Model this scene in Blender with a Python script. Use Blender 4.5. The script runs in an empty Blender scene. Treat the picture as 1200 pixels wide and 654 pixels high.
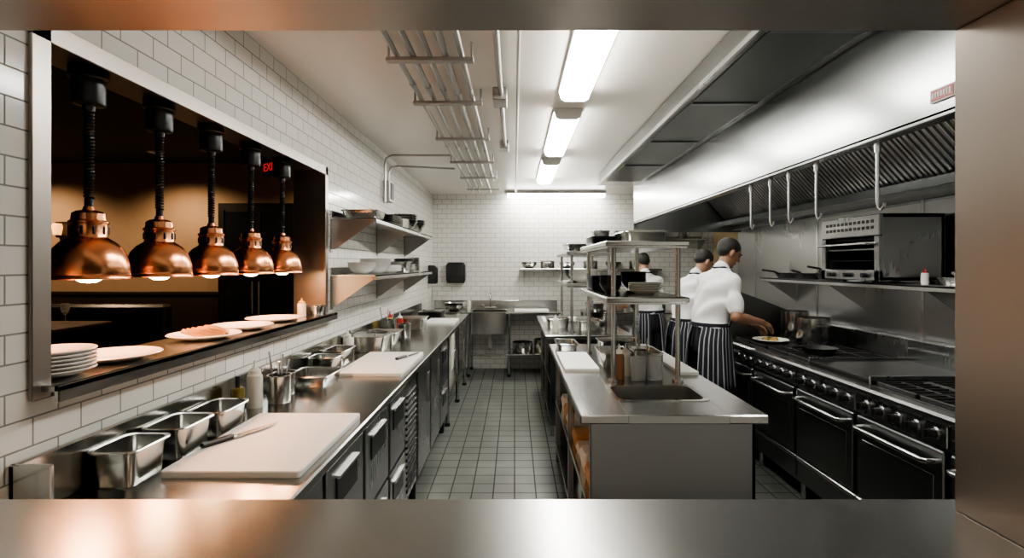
import bpy, bmesh, math, random, time
import numpy as np
from mathutils import Vector, Matrix
random.seed(7)
D=bpy.data
scn=bpy.context.scene
pi=math.pi
# ------------------------------------------------------------------ materials
def newmat(name):
    m=D.materials.new(name); m.use_nodes=True
    nt=m.node_tree; b=nt.nodes['Principled BSDF']
    return m,nt,b
def N(nt,t,**k):
    n=nt.nodes.new(t)
    for a,v in k.items(): setattr(n,a,v)
    return n
def plain(name,col,rough=.5,metal=0,emit=None,es=0,trans=0,var=.06,bump=0,bscale=60,coat=0,sss=0):
    m,nt,b=newmat(name); L=nt.links.new
    b.inputs['Base Color'].default_value=(*col,1)
    b.inputs['Roughness'].default_value=rough
    b.inputs['Metallic'].default_value=metal
    if trans: b.inputs['Transmission Weight'].default_value=trans
    if coat: b.inputs['Coat Weight'].default_value=coat
    if emit:
        b.inputs['Emission Color'].default_value=(*emit,1); b.inputs['Emission Strength'].default_value=es
    if var and not emit:
        tc=N(nt,'ShaderNodeTexCoord'); no=N(nt,'ShaderNodeTexNoise'); no.inputs['Scale'].default_value=9; no.inputs['Detail'].default_value=4
        L(tc.outputs['Object'],no.inputs['Vector'])
        mx=N(nt,'ShaderNodeMix',data_type='RGBA')
        mx.inputs[6].default_value=(*[c*(1-var) for c in col],1); mx.inputs[7].default_value=(*[min(1,c*(1+var)) for c in col],1)
        L(no.outputs['Fac'],mx.inputs[0]); L(mx.outputs[2],b.inputs['Base Color'])
        if bump:
            n2=N(nt,'ShaderNodeTexNoise'); n2.inputs['Scale'].default_value=bscale; n2.inputs['Detail'].default_value=3
            L(tc.outputs['Object'],n2.inputs['Vector'])
            bp=N(nt,'ShaderNodeBump'); bp.inputs['Strength'].default_value=bump; bp.inputs['Distance'].default_value=.01
            L(n2.outputs['Fac'],bp.inputs['Height']); L(bp.outputs['Normal'],b.inputs['Normal'])
    return m
def steel(name,col=(.54,.545,.54),rough=.25,stretch=(1,40,40),rv=.03,blot=.04):
    m,nt,b=newmat(name); L=nt.links.new
    b.inputs['Metallic'].default_value=1
    tc=N(nt,'ShaderNodeTexCoord'); mp=N(nt,'ShaderNodeMapping'); mp.inputs['Scale'].default_value=stretch
    L(tc.outputs['Object'],mp.inputs['Vector'])
    no=N(nt,'ShaderNodeTexNoise'); no.inputs['Scale'].default_value=3; no.inputs['Detail'].default_value=1
    L(mp.outputs['Vector'],no.inputs['Vector'])
    n2=N(nt,'ShaderNodeTexNoise'); n2.inputs['Scale'].default_value=1.8; n2.inputs['Detail'].default_value=1
    L(tc.outputs['Object'],n2.inputs['Vector'])
    s1=N(nt,'ShaderNodeMath',operation='MULTIPLY'); s1.inputs[1].default_value=.2; L(no.outputs['Fac'],s1.inputs[0])
    ad=N(nt,'ShaderNodeMath',operation='ADD'); L(s1.outputs[0],ad.inputs[0]); L(n2.outputs['Fac'],ad.inputs[1])
    mr=N(nt,'ShaderNodeMapRange'); mr.inputs['From Min'].default_value=.3; mr.inputs['From Max'].default_value=.9
    mr.inputs['To Min'].default_value=max(.05,rough-rv); mr.inputs['To Max'].default_value=rough+rv
    L(ad.outputs[0],mr.inputs['Value']); L(mr.outputs['Result'],b.inputs['Roughness'])
    mx=N(nt,'ShaderNodeMix',data_type='RGBA')
    mx.inputs[6].default_value=(*[c*(1-blot) for c in col],1); mx.inputs[7].default_value=(*[min(1,c*(1+blot)) for c in col],1)
    L(n2.outputs['Fac'],mx.inputs[0]); L(mx.outputs[2],b.inputs['Base Color'])
    return m
def tiles(name,ua,va,w,h,c1,c2,mort,ms,rough,offset=.5,bump=.35,dirt=.0):
    m,nt,b=newmat(name); L=nt.links.new
    g=N(nt,'ShaderNodeNewGeometry'); sp=N(nt,'ShaderNodeSeparateXYZ'); cb=N(nt,'ShaderNodeCombineXYZ')
    L(g.outputs['Position'],sp.inputs[0]); L(sp.outputs[ua],cb.inputs[0]); L(sp.outputs[va],cb.inputs[1])
    br=N(nt,'ShaderNodeTexBrick'); br.offset=offset; br.offset_frequency=2; br.squash=1
    br.inputs['Color1'].default_value=(*c1,1); br.inputs['Color2'].default_value=(*c2,1); br.inputs['Mortar'].default_value=(*mort,1)
    br.inputs['Scale'].default_value=1; br.inputs['Mortar Size'].default_value=ms; br.inputs['Mortar Smooth'].default_value=.15
    br.inputs['Brick Width'].default_value=w; br.inputs['Row Height'].default_value=h; br.inputs['Bias'].default_value=0
    L(cb.outputs[0],br.inputs['Vector'])
    no=N(nt,'ShaderNodeTexNoise'); no.inputs['Scale'].default_value=2.3; no.inputs['Detail'].default_value=6
    L(g.outputs['Position'],no.inputs['Vector'])
    mx=N(nt,'ShaderNodeMix',data_type='RGBA',blend_type='MULTIPLY')
    mr=N(nt,'ShaderNodeMapRange'); mr.inputs['To Min'].default_value=1-dirt; mr.inputs['To Max'].default_value=1; mr.inputs['From Min'].default_value=.35; mr.inputs['From Max'].default_value=.6
    L(no.outputs['Fac'],mr.inputs['Value']); mx.inputs[0].default_value=1
    L(br.outputs['Color'],mx.inputs[6]); L(mr.outputs['Result'],mx.inputs[7]); L(mx.outputs[2],b.inputs['Base Color'])
    rr=N(nt,'ShaderNodeMapRange'); rr.inputs['To Min'].default_value=rough; rr.inputs['To Max'].default_value=.8
    L(br.outputs['Fac'],rr.inputs['Value']); L(rr.outputs['Result'],b.inputs['Roughness'])
    bp=N(nt,'ShaderNodeBump',invert=True); bp.inputs['Strength'].default_value=bump; bp.inputs['Distance'].default_value=.003
    L(br.outputs['Fac'],bp.inputs['Height']); L(bp.outputs['Normal'],b.inputs['Normal'])
    return m
M={}
M['tileL']=tiles('subway_tile_side','Y','Z',.15,.075,(.76,.75,.71),(.71,.70,.66),(.25,.245,.23),.0026,.12)
M['tileB']=tiles('subway_tile_end','X','Z',.15,.075,(.78,.77,.73),(.74,.73,.69),(.30,.295,.275),.0028,.15)
M['floor']=tiles('quarry_tile','X','Y',.15,.15,(.155,.165,.15),(.128,.138,.125),(.04,.044,.04),.005,.34,offset=0,dirt=.35)
M['ceil']=plain('ceiling_paint',(.78,.75,.69),.28,var=.02)
M['steel']=steel('brushed_steel')
M['top']=steel('worktop_steel',(.50,.50,.48),.20,(30,1.5,30),.04)
M['topx']=steel('worktop_steel_cross',(.42,.42,.41),.24,(1.5,30,30),.03,.04)
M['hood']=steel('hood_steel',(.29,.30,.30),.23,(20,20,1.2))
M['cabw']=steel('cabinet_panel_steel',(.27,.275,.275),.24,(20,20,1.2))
M['wallst']=steel('wall_steel',(.44,.45,.45),.28,(20,20,1.5),.01,.02)
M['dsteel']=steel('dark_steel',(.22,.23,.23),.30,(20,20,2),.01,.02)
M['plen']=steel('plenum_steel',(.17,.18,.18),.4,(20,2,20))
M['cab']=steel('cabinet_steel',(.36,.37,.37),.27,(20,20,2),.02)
M['frame']=steel('frame_steel',(.40,.365,.33),.34,(3,3,3),.0,.01)
M['panst']=steel('pan_steel',(.52,.52,.50),.2,(6,6,6))
M['copper']=steel('copper',(.95,.42,.21),.25,(6,6,20))
M['galv']=steel('galvanised',(.46,.45,.43),.38,(6,6,6))
M['white']=plain('white_plate',(.84,.82,.78),.18,var=.02)
M['board']=plain('cutting_board_white',(.84,.84,.81),.45,var=.03)
M['black']=plain('black_plastic',(.010,.010,.011),.35,var=.1)
M['iron']=plain('cast_iron',(.02,.02,.02),.45,var=.2,bump=.15)
M['griddle']=plain('griddle_plate',(.02,.02,.02),.28,metal=.6,var=.2)
M['dark']=plain('dark_interior',(.02,.02,.02),.7)
M['housing']=plain('fixture_white',(.75,.75,.73),.4,var=.02)
M['lens']=plain('lamp_lens',(1,1,1),.5,emit=(1,.97,.90),es=42)
M['added_hlens']=plain('added_hood_lens',(1,1,1),.5,emit=(1,.96,.88),es=40)  # emitter of the lights added inside the hood
M['bulb']=plain('heat_bulb',(1,.8,.5),.4,emit=(1,.62,.33),es=75)
M['sconce']=plain('sconce_glow',(1,.6,.2),.4,emit=(1,.42,.12),es=2)
M['exit']=plain('exit_red',(1,.05,.02),.4,emit=(1,.02,.01),es=.6)
M['tan']=plain('dining_wall',(.38,.27,.17),.7,var=.08)
M['wood']=plain('dark_wood',(.03,.02,.014),.45,var=.3)
M['blackpaint']=plain('black_ceiling',(.006,.006,.006),.8)
M['dglass']=plain('dark_glass',(.01,.012,.014),.06,var=0)
M['bottle']=plain('squeeze_white',(.74,.71,.63),.4,var=.04)
M['oil']=plain('oil_bottle',(.16,.12,.02),.1,var=.1,coat=.5)
M['sauce']=plain('brown_sauce',(.24,.12,.05),.25,var=.2)
M['red']=plain('red_plastic',(.4,.03,.025),.4)
M['yellow']=plain('yellow_plastic',(.6,.42,.08),.4)
M['bread']=plain('food_toast',(.55,.32,.15),.7,var=.3,bump=.3)
M['meat']=plain('food_brown',(.24,.11,.05),.6,var=.3,bump=.3)
M['green']=plain('food_green',(.15,.28,.05),.6,var=.3,bump=.3)
M['towel']=plain('towel_cloth',(.66,.64,.58),.9,var=.08,bump=.3)
M['glassy']=plain('clear_container',(.75,.77,.76),.08,trans=.8,var=0)
M['doorpaint']=plain('door_cream',(.70,.55,.34),.5)
M['shirt']=plain('white_shirt',(.74,.74,.74),.85,var=.02,bump=.15,bscale=30)
M['apron']=plain('apron_navy',(.016,.018,.028),.85,var=.1,bump=.2,bscale=20)
M['stripe']=plain('apron_stripe',(.38,.39,.41),.85,var=.05)
M['pants']=plain('black_trousers',(.015,.015,.018),.85,var=.15)
M['shoe']=plain('shoe_leather',(.012,.012,.012),.4)
M['skin']=plain('skin_brown',(.27,.145,.088),.45,var=.08)
M['skin2']=plain('skin_tan',(.38,.22,.14),.5,var=.08)
M['hair']=plain('hair_black',(.010,.009,.008),.6,var=.2,bump=.4,bscale=120)
M['eye']=plain('eye_dark',(.03,.02,.015),.2)
M['lip']=plain('lip',(.22,.09,.07),.5)
M['amber']=plain('guest_plaster',(.30,.26,.22),.7)
M['signw']=plain('sign_white',(.7,.68,.65),.4)

# ------------------------------------------------------------------ builder
class B:
    def __init__(s): s.v=[];s.f=[];s.mi=[];s.mats=[]; s.M=Matrix()
    def idx(s,mat):
        mat=M[mat] if isinstance(mat,str) else mat
        if mat not in s.mats: s.mats.append(mat)
        return s.mats.index(mat)
    def add(s,vs,fs,mat):
        o=len(s.v); s.v+= [s.M@Vector(v) for v in vs]; k=s.idx(mat)
        for f in fs: s.f.append([o+i for i in f]); s.mi.append(k)
    def box(s,x0,x1,y0,y1,z0,z1,mat,bev=.003):
        x0,x1=min(x0,x1),max(x0,x1); y0,y1=min(y0,y1),max(y0,y1); z0,z1=min(z0,z1),max(z0,z1)
        b=min(bev,(x1-x0)*.3,(y1-y0)*.3,(z1-z0)*.3)
        c=[(x0+x1)/2,(y0+y1)/2,(z0+z1)/2]; h=[(x1-x0)/2,(y1-y0)/2,(z1-z0)/2]
        if bev<=0:
            vs=[(x,y,z) for x in(x0,x1) for y in(y0,y1) for z in(z0,z1)]
            s.add(vs,[(0,1,3,2),(4,6,7,5),(0,4,5,1),(2,3,7,6),(0,2,6,4),(1,5,7,3)],mat); return
        vs=[];key={}
        for sx in(-1,1):
            for sy in(-1,1):
                for sz in(-1,1):
                    sg=(sx,sy,sz)
                    for a in range(3):
                        p=[c[i]+sg[i]*(h[i]-(0 if i==a else b)) for i in range(3)]
                        key[(sg,a)]=len(vs); vs.append(p)
        fs=[]
        for a in range(3):
            o1,o2=[i for i in range(3) if i!=a]
            for sa in(-1,1):
                q=[]
                for (u,w) in((-1,-1),(1,-1),(1,1),(-1,1)):
                    sg=[0,0,0]; sg[a]=sa; sg[o1]=u; sg[o2]=w; q.append(key[(tuple(sg),a)])
                fs.append(q)
            for u in(-1,1):
                for w in(-1,1):
                    q=[]
                    for (sa,ax) in((-1,o1),(1,o1),(1,o2),(-1,o2)):
                        sg=[0,0,0]; sg[a]=sa; sg[o1]=u; sg[o2]=w; q.append(key[(tuple(sg),ax)])
                    fs.append(q)
        for sx in(-1,1):
            for sy in(-1,1):
                for sz in(-1,1): fs.append([key[((sx,sy,sz),a)] for a in range(3)])
        # chamfer bands: rebuild correctly between the two faces sharing each edge
        n_main=[f for f in fs if len(f)==4 and len(set(f))==4]
        fs=[]
        for a in range(3):
            o1,o2=[i for i in range(3) if i!=a]
            for sa in(-1,1):
                q=[]
                for (u,w) in((-1,-1),(1,-1),(1,1),(-1,1)):
                    sg=[0,0,0]; sg[a]=sa; sg[o1]=u; sg[o2]=w; q.append(key[(tuple(sg),a)])
                fs.append(q)
            for u in(-1,1):
                for w in(-1,1):
                    A=[0,0,0];C=[0,0,0]; A[a]=-1;A[o1]=u;A[o2]=w; C[a]=1;C[o1]=u;C[o2]=w
                    fs.append([key[(tuple(A),o1)],key[(tuple(C),o1)],key[(tuple(C),o2)],key[(tuple(A),o2)]])
        for sx in(-1,1):
            for sy in(-1,1):
                for sz in(-1,1): fs.append([key[((sx,sy,sz),a)] for a in range(3)])
        s.add(vs,fs,mat)
    def cyl(s,p0,p1,r,mat,r1=None,n=16):
        p0=Vector(p0);p1=Vector(p1); r1=r if r1 is None else r1
        d=(p1-p0).normalized(); u=d.orthogonal().normalized(); w=d.cross(u)
        vs=[];fs=[]
        for p,rr in((p0,r),(p1,r1)):
            for i in range(n):
                a=2*pi*i/n; vs.append(p+u*math.cos(a)*rr+w*math.sin(a)*rr)
        for i in range(n): fs.append((i,(i+1)%n,n+(i+1)%n,n+i))
        fs.append(list(range(n))[::-1]); fs.append(list(range(n,2*n)))
        s.add(vs,fs,mat)
    def lathe(s,c,prof,mat,n=32,R=None):
        vs=[];fs=[];rows=[]
        R=R or Matrix(); c=Vector(c)
        for (r,z) in prof:
            if r<1e-6: rows.append([len(vs)]); vs.append(c+(R@Vector((0,0,z))))
            else:
                rows.append(list(range(len(vs),len(vs)+n)))
                for i in range(n):
                    a=2*pi*i/n; vs.append(c+(R@Vector((r*math.cos(a),r*math.sin(a),z))))
        for A,Bq in zip(rows,rows[1:]):
            if len(A)==1 and len(Bq)==1: continue
            for i in range(n):
                j=(i+1)%n
                if len(A)==1: fs.append((A[0],Bq[i],Bq[j]))
                elif len(Bq)==1: fs.append((A[i],A[j],Bq[0]))
                else: fs.append((A[i],A[j],Bq[j],Bq[i]))
        s.add(vs,fs,mat)
    def path(s,pts,r,mat,n=8,closed=False):
        pts=[Vector(p) for p in pts]; vs=[];fs=[]; m=len(pts)
        t=(pts[1]-pts[0]).normalized(); u=t.orthogonal().normalized()
        for k,p in enumerate(pts):
            a=pts[max(k-1,0)]; b=pts[min(k+1,m-1)]
            t=(b-a).normalized(); u=(u-t*u.dot(t)).normalized(); w=t.cross(u)
            for i in range(n):
                g=2*pi*i/n; vs.append(p+u*math.cos(g)*r+w*math.sin(g)*r)
        for k in range(m-1):
            for i in range(n):
                j=(i+1)%n; fs.append((k*n+i,k*n+j,(k+1)*n+j,(k+1)*n+i))
        fs.append(list(range(n))[::-1]); fs.append(list(range((m-1)*n,m*n)))
        s.add(vs,fs,mat)
    def rr(s,rings,mat,cap0=True,cap1=True,k=4):
        vs=[];fs=[]; n=4*(k+1)
        for (cx,cy,hx,hy,rad,z) in rings:
            for q,(sx,sy) in enumerate(((1,1),(-1,1),(-1,-1),(1,-1))):
                for i in range(k+1):
                    a=q*pi/2+i*pi/2/k
                    vs.append((cx+sx*(hx-rad)+rad*math.cos(a),cy+sy*(hy-rad)+rad*math.sin(a),z))
        for r in range(len(rings)-1):
            for i in range(n):
                j=(i+1)%n; fs.append((r*n+i,r*n+j,(r+1)*n+j,(r+1)*n+i))
        if cap0: fs.append(list(range(n))[::-1])
        if cap1: fs.append(list(range((len(rings)-1)*n,len(rings)*n)))
        s.add(vs,fs,mat)
    def prism(s,poly,axis,a0,a1,mat):
        n=len(poly); vs=[]
        for a in(a0,a1):
            for (p,q) in poly:
                vs.append({'x':(a,p,q),'y':(p,a,q),'z':(p,q,a)}[axis])
        fs=[list(range(n))[::-1],list(range(n,2*n))]+[(i,(i+1)%n,n+(i+1)%n,n+i) for i in range(n)]
        s.add(vs,fs,mat)
    def finish(s,name,sharp=35,parent=None,recalc=True,origin=None):
        xs=[v.x for v in s.v];ys=[v.y for v in s.v];zs=[v.z for v in s.v]
        o=Vector(((min(xs)+max(xs))/2,(min(ys)+max(ys))/2,min(zs))) if origin is None else Vector(origin)
        me=D.meshes.new(name); me.from_pydata([v-o for v in s.v],[],s.f)
        for m in s.mats: me.materials.append(m)
        me.polygons.foreach_set('material_index',s.mi)
        me.update()
        if recalc:
            bm=bmesh.new(); bm.from_mesh(me); bmesh.ops.recalc_face_normals(bm,faces=bm.faces); bm.to_mesh(me); bm.free()
        me.polygons.foreach_set('use_smooth',[True]*len(me.polygons))
        me.set_sharp_from_angle(angle=math.radians(sharp))
        ob=D.objects.new(name,me); ob.location=o; scn.collection.objects.link(ob)
        if parent: ob.parent=parent
        return ob
def inst(ob,loc,rz=0,sc=1):
    o=D.objects.new(ob.name.split('.')[0],ob.data); o.location=loc; o.rotation_euler=(0,0,rz); o.scale=(sc,)*3
    scn.collection.objects.link(o); return o
# ------------------------------------------------------------------ room shell
XL=-1.27; XR=2.75; YB=7.94; ZC=2.70
b=B(); b.box(-7.2,4.1,-2.6,8.1,-.1,0,'floor',0); b.finish('floor')
b=B(); b.box(-1.47,4.1,-2.6,8.1,ZC,ZC+.2,'ceil',0); b.finish('ceiling')
b=B()
b.box(-1.47,XL,1.04,1.345,0,2.95,'tileL',0)
b.box(-1.47,XL,1.345,3.43,0,1.24,'tileL',0)
b.box(-1.47,XL,1.345,3.43,2.25,2.95,'tileL',0)
b.box(-1.47,XL,3.43,YB+.1,0,2.95,'tileL',0)
b.finish('wall_left')
b=B(); b.box(XL,4.1,YB,YB+.15,0,ZC,'tileB',0); b.finish('wall_back')
b=B(); b.box(XR,XR+.15,1.04,6.3,0,ZC,'wallst',0)
for y in (2.25,3.45,4.65,5.85): b.box(XR-.004,XR,y-.015,y+.015,.9,2.1,'steel',.001)
b.finish('wall_right')
b=B(); b.box(XR+.15,4.0,6.3,6.42,0,ZC,'tileB',0); b.box(4.0,4.1,6.3,YB,0,ZC,'tileL',0); b.finish('wall_alcove')
b=B()
b.box(-1.47,-1.262,.78,1.04,0,ZC,'tileB',0)
b.box(-1.262,.912,.78,1.04,2.092,ZC,'tileB',0)
b.box(.912,XR,.78,1.04,0,ZC,'tileB',0)
b.box(-1.262,.912,.78,1.04,0,1.058,'tileB',0)
b.finish('wall_front')
b=B()
b.box(.90,.912,.74,1.048,1.10,2.08,'frame',.002)
b.box(-1.262,.912,.74,1.048,2.08,2.092,'frame',.002)
b.box(-1.262,-1.25,.74,1.048,1.10,2.08,'frame',.002)
b.box(.912,.96,1.04,1.048,1.10,2.14,'frame',.001)
b.box(.912,.96,.74,.78,1.10,2.14,'frame',.001)
b.finish('trim_1')
b=B(); b.box(-1.6,4.0,-2.6,-2.5,0,ZC,'amber',0); b.box(3.0,3.1,-2.6,.78,0,ZC,'amber',0); b.box(-1.47,-1.40,-2.6,.78,0,ZC,'amber',0); b.finish('wall_guest_side')
b=B()
b.box(-1.245,.95,.30,1.10,1.06,1.10,'topx',.006)
b.box(-1.245,.95,.285,.30,1.0,1.10,'topx',.004)
b.finish('pass_counter')
# dining room
b=B(); b.box(-7.2,-1.47,6.5,6.6,0,2.9,'tan',0); b.box(-7.2,-1.47,6.47,6.5,0,1.23,'wood',0); b.box(-7.2,-1.47,6.455,6.5,1.23,1.27,'wood',.004); b.finish('wall_dining_end')
b=B(); b.box(-7.3,-7.2,-2.6,6.6,0,2.9,'tan',0); b.finish('wall_dining_side')
b=B(); b.box(-7.2,-1.40,-2.7,-2.6,0,2.9,'wood',0); b.finish('wall_dining_near')
b=B(); b.box(-7.3,-1.47,-2.7,6.6,2.9,3.0,'blackpaint',0); b.finish('ceiling_dining')
b=B()
x0,x1=-3.72,-2.72
b.box(x0,x1,6.42,6.452,0,2.38,'black',.004)
for i in range(2):
    for j in range(3):
        xa=x0+.09+i*.45; za=.25+j*.7
        b.box(xa,xa+.36,6.405,6.42,za,za+.62,'dglass',.002)
        b.box(xa-.02,xa,6.39,6.42,za-.02,za+.64,'black',.002)
b.cyl((-3.26,6.36,1.0),(-3.26,6.36,1.4),.012,'steel'); b.cyl((-3.18,6.36,1.0),(-3.18,6.36,1.4),.012,'steel')
b.finish('door_1')
b=B(); b.box(-6.2,-4.0,5.4,5.95,0,.48,'wood',.02); b.box(-6.2,-4.0,5.85,6.0,.4,1.15,'black',.03); b.finish('booth_bench')
b=B(); b.lathe((-4.6,5.0,0),[(0,0),(.25,0),(.25,.02),(.04,.05),(.035,.98),(0,.98)],'black'); b.box(-5.0,-4.2,4.65,5.35,.98,1.02,'wood',.01)
b.finish('bar_table')
b=B()
prof=[(0,0),(.033,0),(.035,.004),(.005,.012),(.004,.08),(.03,.11),(.038,.15),(.032,.2),(.030,.2),(.036,.15),(.028,.112),(0,.09)]
b.lathe((-4.75,4.85,1.02),prof,'glassy',20); wg=b.finish('wine_glass')
for p in((-4.6,4.95),(-4.45,4.85),(-4.52,5.15)): inst(wg,(p[0],p[1],1.02))
b=B(); b.box(-5.78,-5.62,6.44,6.5,1.95,2.15,'black',.005); b.lathe((-5.7,6.38,1.98),[(0,0),(.04,0),(.055,.1),(.045,.14),(0,.14)],'sconce',16); b.cyl((-5.7,6.46,2.0),(-5.7,6.36,1.975),.01,'black'); sc=b.finish('wall_sconce')
ex=D.objects.new('exit_sign',None); ex.location=(-2.13,4.5,2.46); ex.rotation_euler=(0,0,math.radians(-35)); scn.collection.objects.link(ex)
b=B(); b.box(-.13,.13,-.02,.02,-.08,.08,'black',.004); b.cyl((0,0,.08),(0,0,.44),.008,'black',n=8); o=b.finish('housing',origin=(0,0,0)); o.parent=ex
cu=D.curves.new('letters','FONT'); cu.body='EXIT'; cu.size=.10; cu.align_x='CENTER'; cu.align_y='CENTER'; cu.extrude=.002
cu.materials.append(M['exit']); o=D.objects.new('letters',cu); scn.collection.objects.link(o); o.parent=ex; o.location=(0,-.023,0); o.rotation_euler=(pi/2,0,0)

b=B()
b.box(XL,XL+.012,1.335,1.392,1.245,2.26,'frame',.002)
b.box(XL,XL+.012,3.412,3.43+.03,1.245,2.26,'frame',.002)
b.box(XL,XL+.012,1.335,3.46,2.205,2.262,'frame',.002)
b.box(-1.475,XL,1.345,1.357,1.24,2.25,'frame',.001)
b.box(-1.475,XL,3.418,3.43,1.24,2.25,'frame',.001)
b.box(-1.475,XL,1.345,3.43,2.238,2.25,'frame',.001)
b.finish('window_1')
b=B()
b.box(-1.52,-1.21,1.36,3.415,1.262,1.28,'top',.003)
b.box(-1.225,-1.21,1.36,3.50,1.235,1.28,'top',.003)
b.box(-1.255,-1.21,3.415,3.50,1.262,1.28,'top',.003)
for y in(1.6,2.3,3.0): b.box(-1.25,-1.235,y,y+.03,1.24,1.262,'steel',.001)
b.finish('serving_ledge')

# ------------------------------------------------------------------ heat lamps
b=B()
outer=[(.112,0),(.1145,.003),(.113,.010),(.109,.014),(.111,.020),(.109,.045),(.103,.072),(.092,.098),(.075,.118),(.058,.130),(.052,.134),(.050,.138),(.050,.178),(.054,.181),(.054,.187),(.047,.191),(.045,.212),(.034,.220),(.018,.224),(.014,.236),(0,.236)]
inner=[(0,.12),(.045,.118),(.075,.1),(.092,.078),(.102,.045),(.108,.004),(.112,0)]
S=.99
b.lathe((0,0,0),[(r*S,z) for r,z in outer],'copper',48); b.lathe((0,0,0),[(r*S,z) for r,z in inner],'copper',48)
for i in range(10):
    a=i*pi/5; b.box(.0485*S*math.cos(a)-.004,.0485*S*math.cos(a)+.004,.0485*S*math.sin(a)-.004,.0485*S*math.sin(a)+.004,.145,.170,'black',.001)
b.lathe((0,0,0),[(0,-.012),(.02,-.010),(.042,.003),(.054,.024),(.050,.05),(.028,.08),(.02,.12),(0,.12)],'bulb',24)
b.cyl((0,0,.232),(0,0,.262),.012,'black'); 
z0,z1=.262,.545; turns=26; pts=[]
for i in range(turns*10+1):
    a=2*pi*i/10; pts.append((.011*math.cos(a),.011*math.sin(a),z0+(z1-z0)*i/(turns*10)))
b.path(pts,.0045,'black',6)
b.lathe((0,0,0),[(0,.545),(.016,.545),(.018,.56),(.044,.566),(.046,.575),(.046,.645),(.054,.65),(.054,.683),(0,.683)],'black',24)
hl=b.finish('heat_lamp',origin=(0,0,0)); hl.location=(-1.38,1.66,1.555)
for y in(1.99,2.33,2.68,3.04): inst(hl,(-1.38,y,1.555))

# ------------------------------------------------------------------ crockery helper
def plate(cx,cy,z,r,name='dinner_plate',n=1,food=None):
    b=B()
    for i in range(n):
        zz=z+i*.011
        b.lathe((cx,cy,zz),[(0,0),(r*.55,0),(r*.60,.003),(r*.97,.018),(r,.021),(r*.97,.024),(r*.64,.009),(r*.6,.006),(0,.006)],'white',48)
    if food=='toast':
        for k in range(5):
            b.M=Matrix.Translation((cx-.03+k*.016,cy-.02+k*.012,z+.012+k*.004))@Matrix.Rotation(.5+k*.25,4,'Z')@Matrix.Rotation(.35,4,'Y')
            b.rr([(0,0,.055,.028,.012,0),(0,0,.058,.03,.012,.006),(0,0,.055,.028,.012,.014)],'bread')
        b.M=Matrix()
    if food=='mix':
        random.seed(3)
        for k in range(14):
            a=random.random()*6.28; q=random.random()*.06
            rr=.014+random.random()*.014
            b.lathe((cx+q*math.cos(a),cy+q*math.sin(a),z+.008),[(0,0),(rr,.003),(rr*1.1,.012),(rr*.6,.024),(0,.027)],['meat','green','bread','yellow'][k%4],8)
    return b.finish(name,sharp=50)
plate(-1.335,1.475,1.281,.105,'plate_stack',6)
plate(-1.365,1.735,1.281,.145)
plate(-1.355,2.24,1.281,.145,food='toast')
plate(-1.37,2.575,1.281,.145)
plate(-1.38,2.93,1.281,.148)
def hotel_pan(cx,cy,z,w,l,h,name='hotel_pan',mat='panst',lid=False,fill=None,rz=0):
    b=B(); hw,hl=w/2,l/2
    b.M=Matrix.Translation((cx,cy,z))@Matrix.Rotation(rz,4,'Z')
    f=.012
    R=[(0,0,(hw-f)*.86,(hl-f)*.88,.02,0),(0,0,(hw-f)*.90,(hl-f)*.92,.024,.006),(0,0,hw-f,hl-f,.028,h-.006),(0,0,hw-.001,hl-.001,.03,h-.008),(0,0,hw,hl,.03,h-.003),(0,0,hw-.002,hl-.002,.03,h),(0,0,hw-f-.001,hl-f-.001,.027,h-.002),(0,0,(hw-f)*.89,(hl-f)*.91,.022,.009),(0,0,(hw-f)*.85,(hl-f)*.87,.018,.005)]
    b.rr(R,mat)
    if lid: b.rr([(0,0,hw-.004,hl-.004,.03,h),(0,0,hw-.004,hl-.004,.03,h+.004),(0,0,hw-.03,hl-.03,.02,h+.006),(0,0,hw-.035,hl-.035,.02,h+.003)],mat); b.path([(-.03,0,h+.003),(-.03,0,h+.02),(.03,0,h+.02),(.03,0,h+.003)],.004,mat)
    if fill: b.rr([(0,0,(hw-f)*.9,(hl-f)*.92,.02,h*.5),(0,0,(hw-f)*.93,(hl-f)*.95,.02,h*.62)],fill)
    return b.finish(name,origin=(cx,cy,z))
def bottle(cx,cy,z,r,h,mat='bottle',cap='bottle',name='squeeze_bottle',nozzle=True):
    b=B(); hb=h*.72
    b.lathe((cx,cy,z),[(0,0),(r*.9,0),(r,.006),(r,hb*.85),(r*.93,hb*.95),(r*.7,hb),(0,hb)],mat,24)
    b.lathe((cx,cy,z),[(0,hb),(r*.78,hb),(r*.78,hb+h*.07),(r*.5,hb+h*.10),(r*.2,hb+h*.14),(r*.1,h),(0,h)] if nozzle else [(0,hb),(r*.35,hb),(r*.33,h*.95),(r*.4,h*.95),(r*.4,h),(0,h)],cap,20)
    return b.finish(name)
def canister(cx,cy,z,r,h,name='steel_canister',mat='panst',stuff=None):
    b=B(); b.lathe((cx,cy,z),[(0,0),(r*.95,0),(r,.004),(r,h-.004),(r+.004,h),(r-.003,h),(r-.004,.005),(0,.005)],mat,28)
    if stuff:
        for k in range(stuff):
            a=k*1.7; b.cyl((cx+r*.3*math.cos(a),cy+r*.3*math.sin(a),z+.02),(cx+r*.9*math.cos(a),cy+r*.9*math.sin(a),z+h+.07+.02*(k%3)),.005,'steel',n=6)
    return b.finish(name)
def bowls(cx,cy,z,r,h,n,mat='panst',name='mixing_bowl_stack'):
    b=B()
    for i in range(n): b.lathe((cx,cy,z+i*h*.22),[(0,0),(r*.4,0),(r*.75,h*.4),(r,h),(r*1.03,h),(r*.72,h*.42),(r*.38,.006),(0,.005)],mat,32)
    return b.finish(name)
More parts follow.
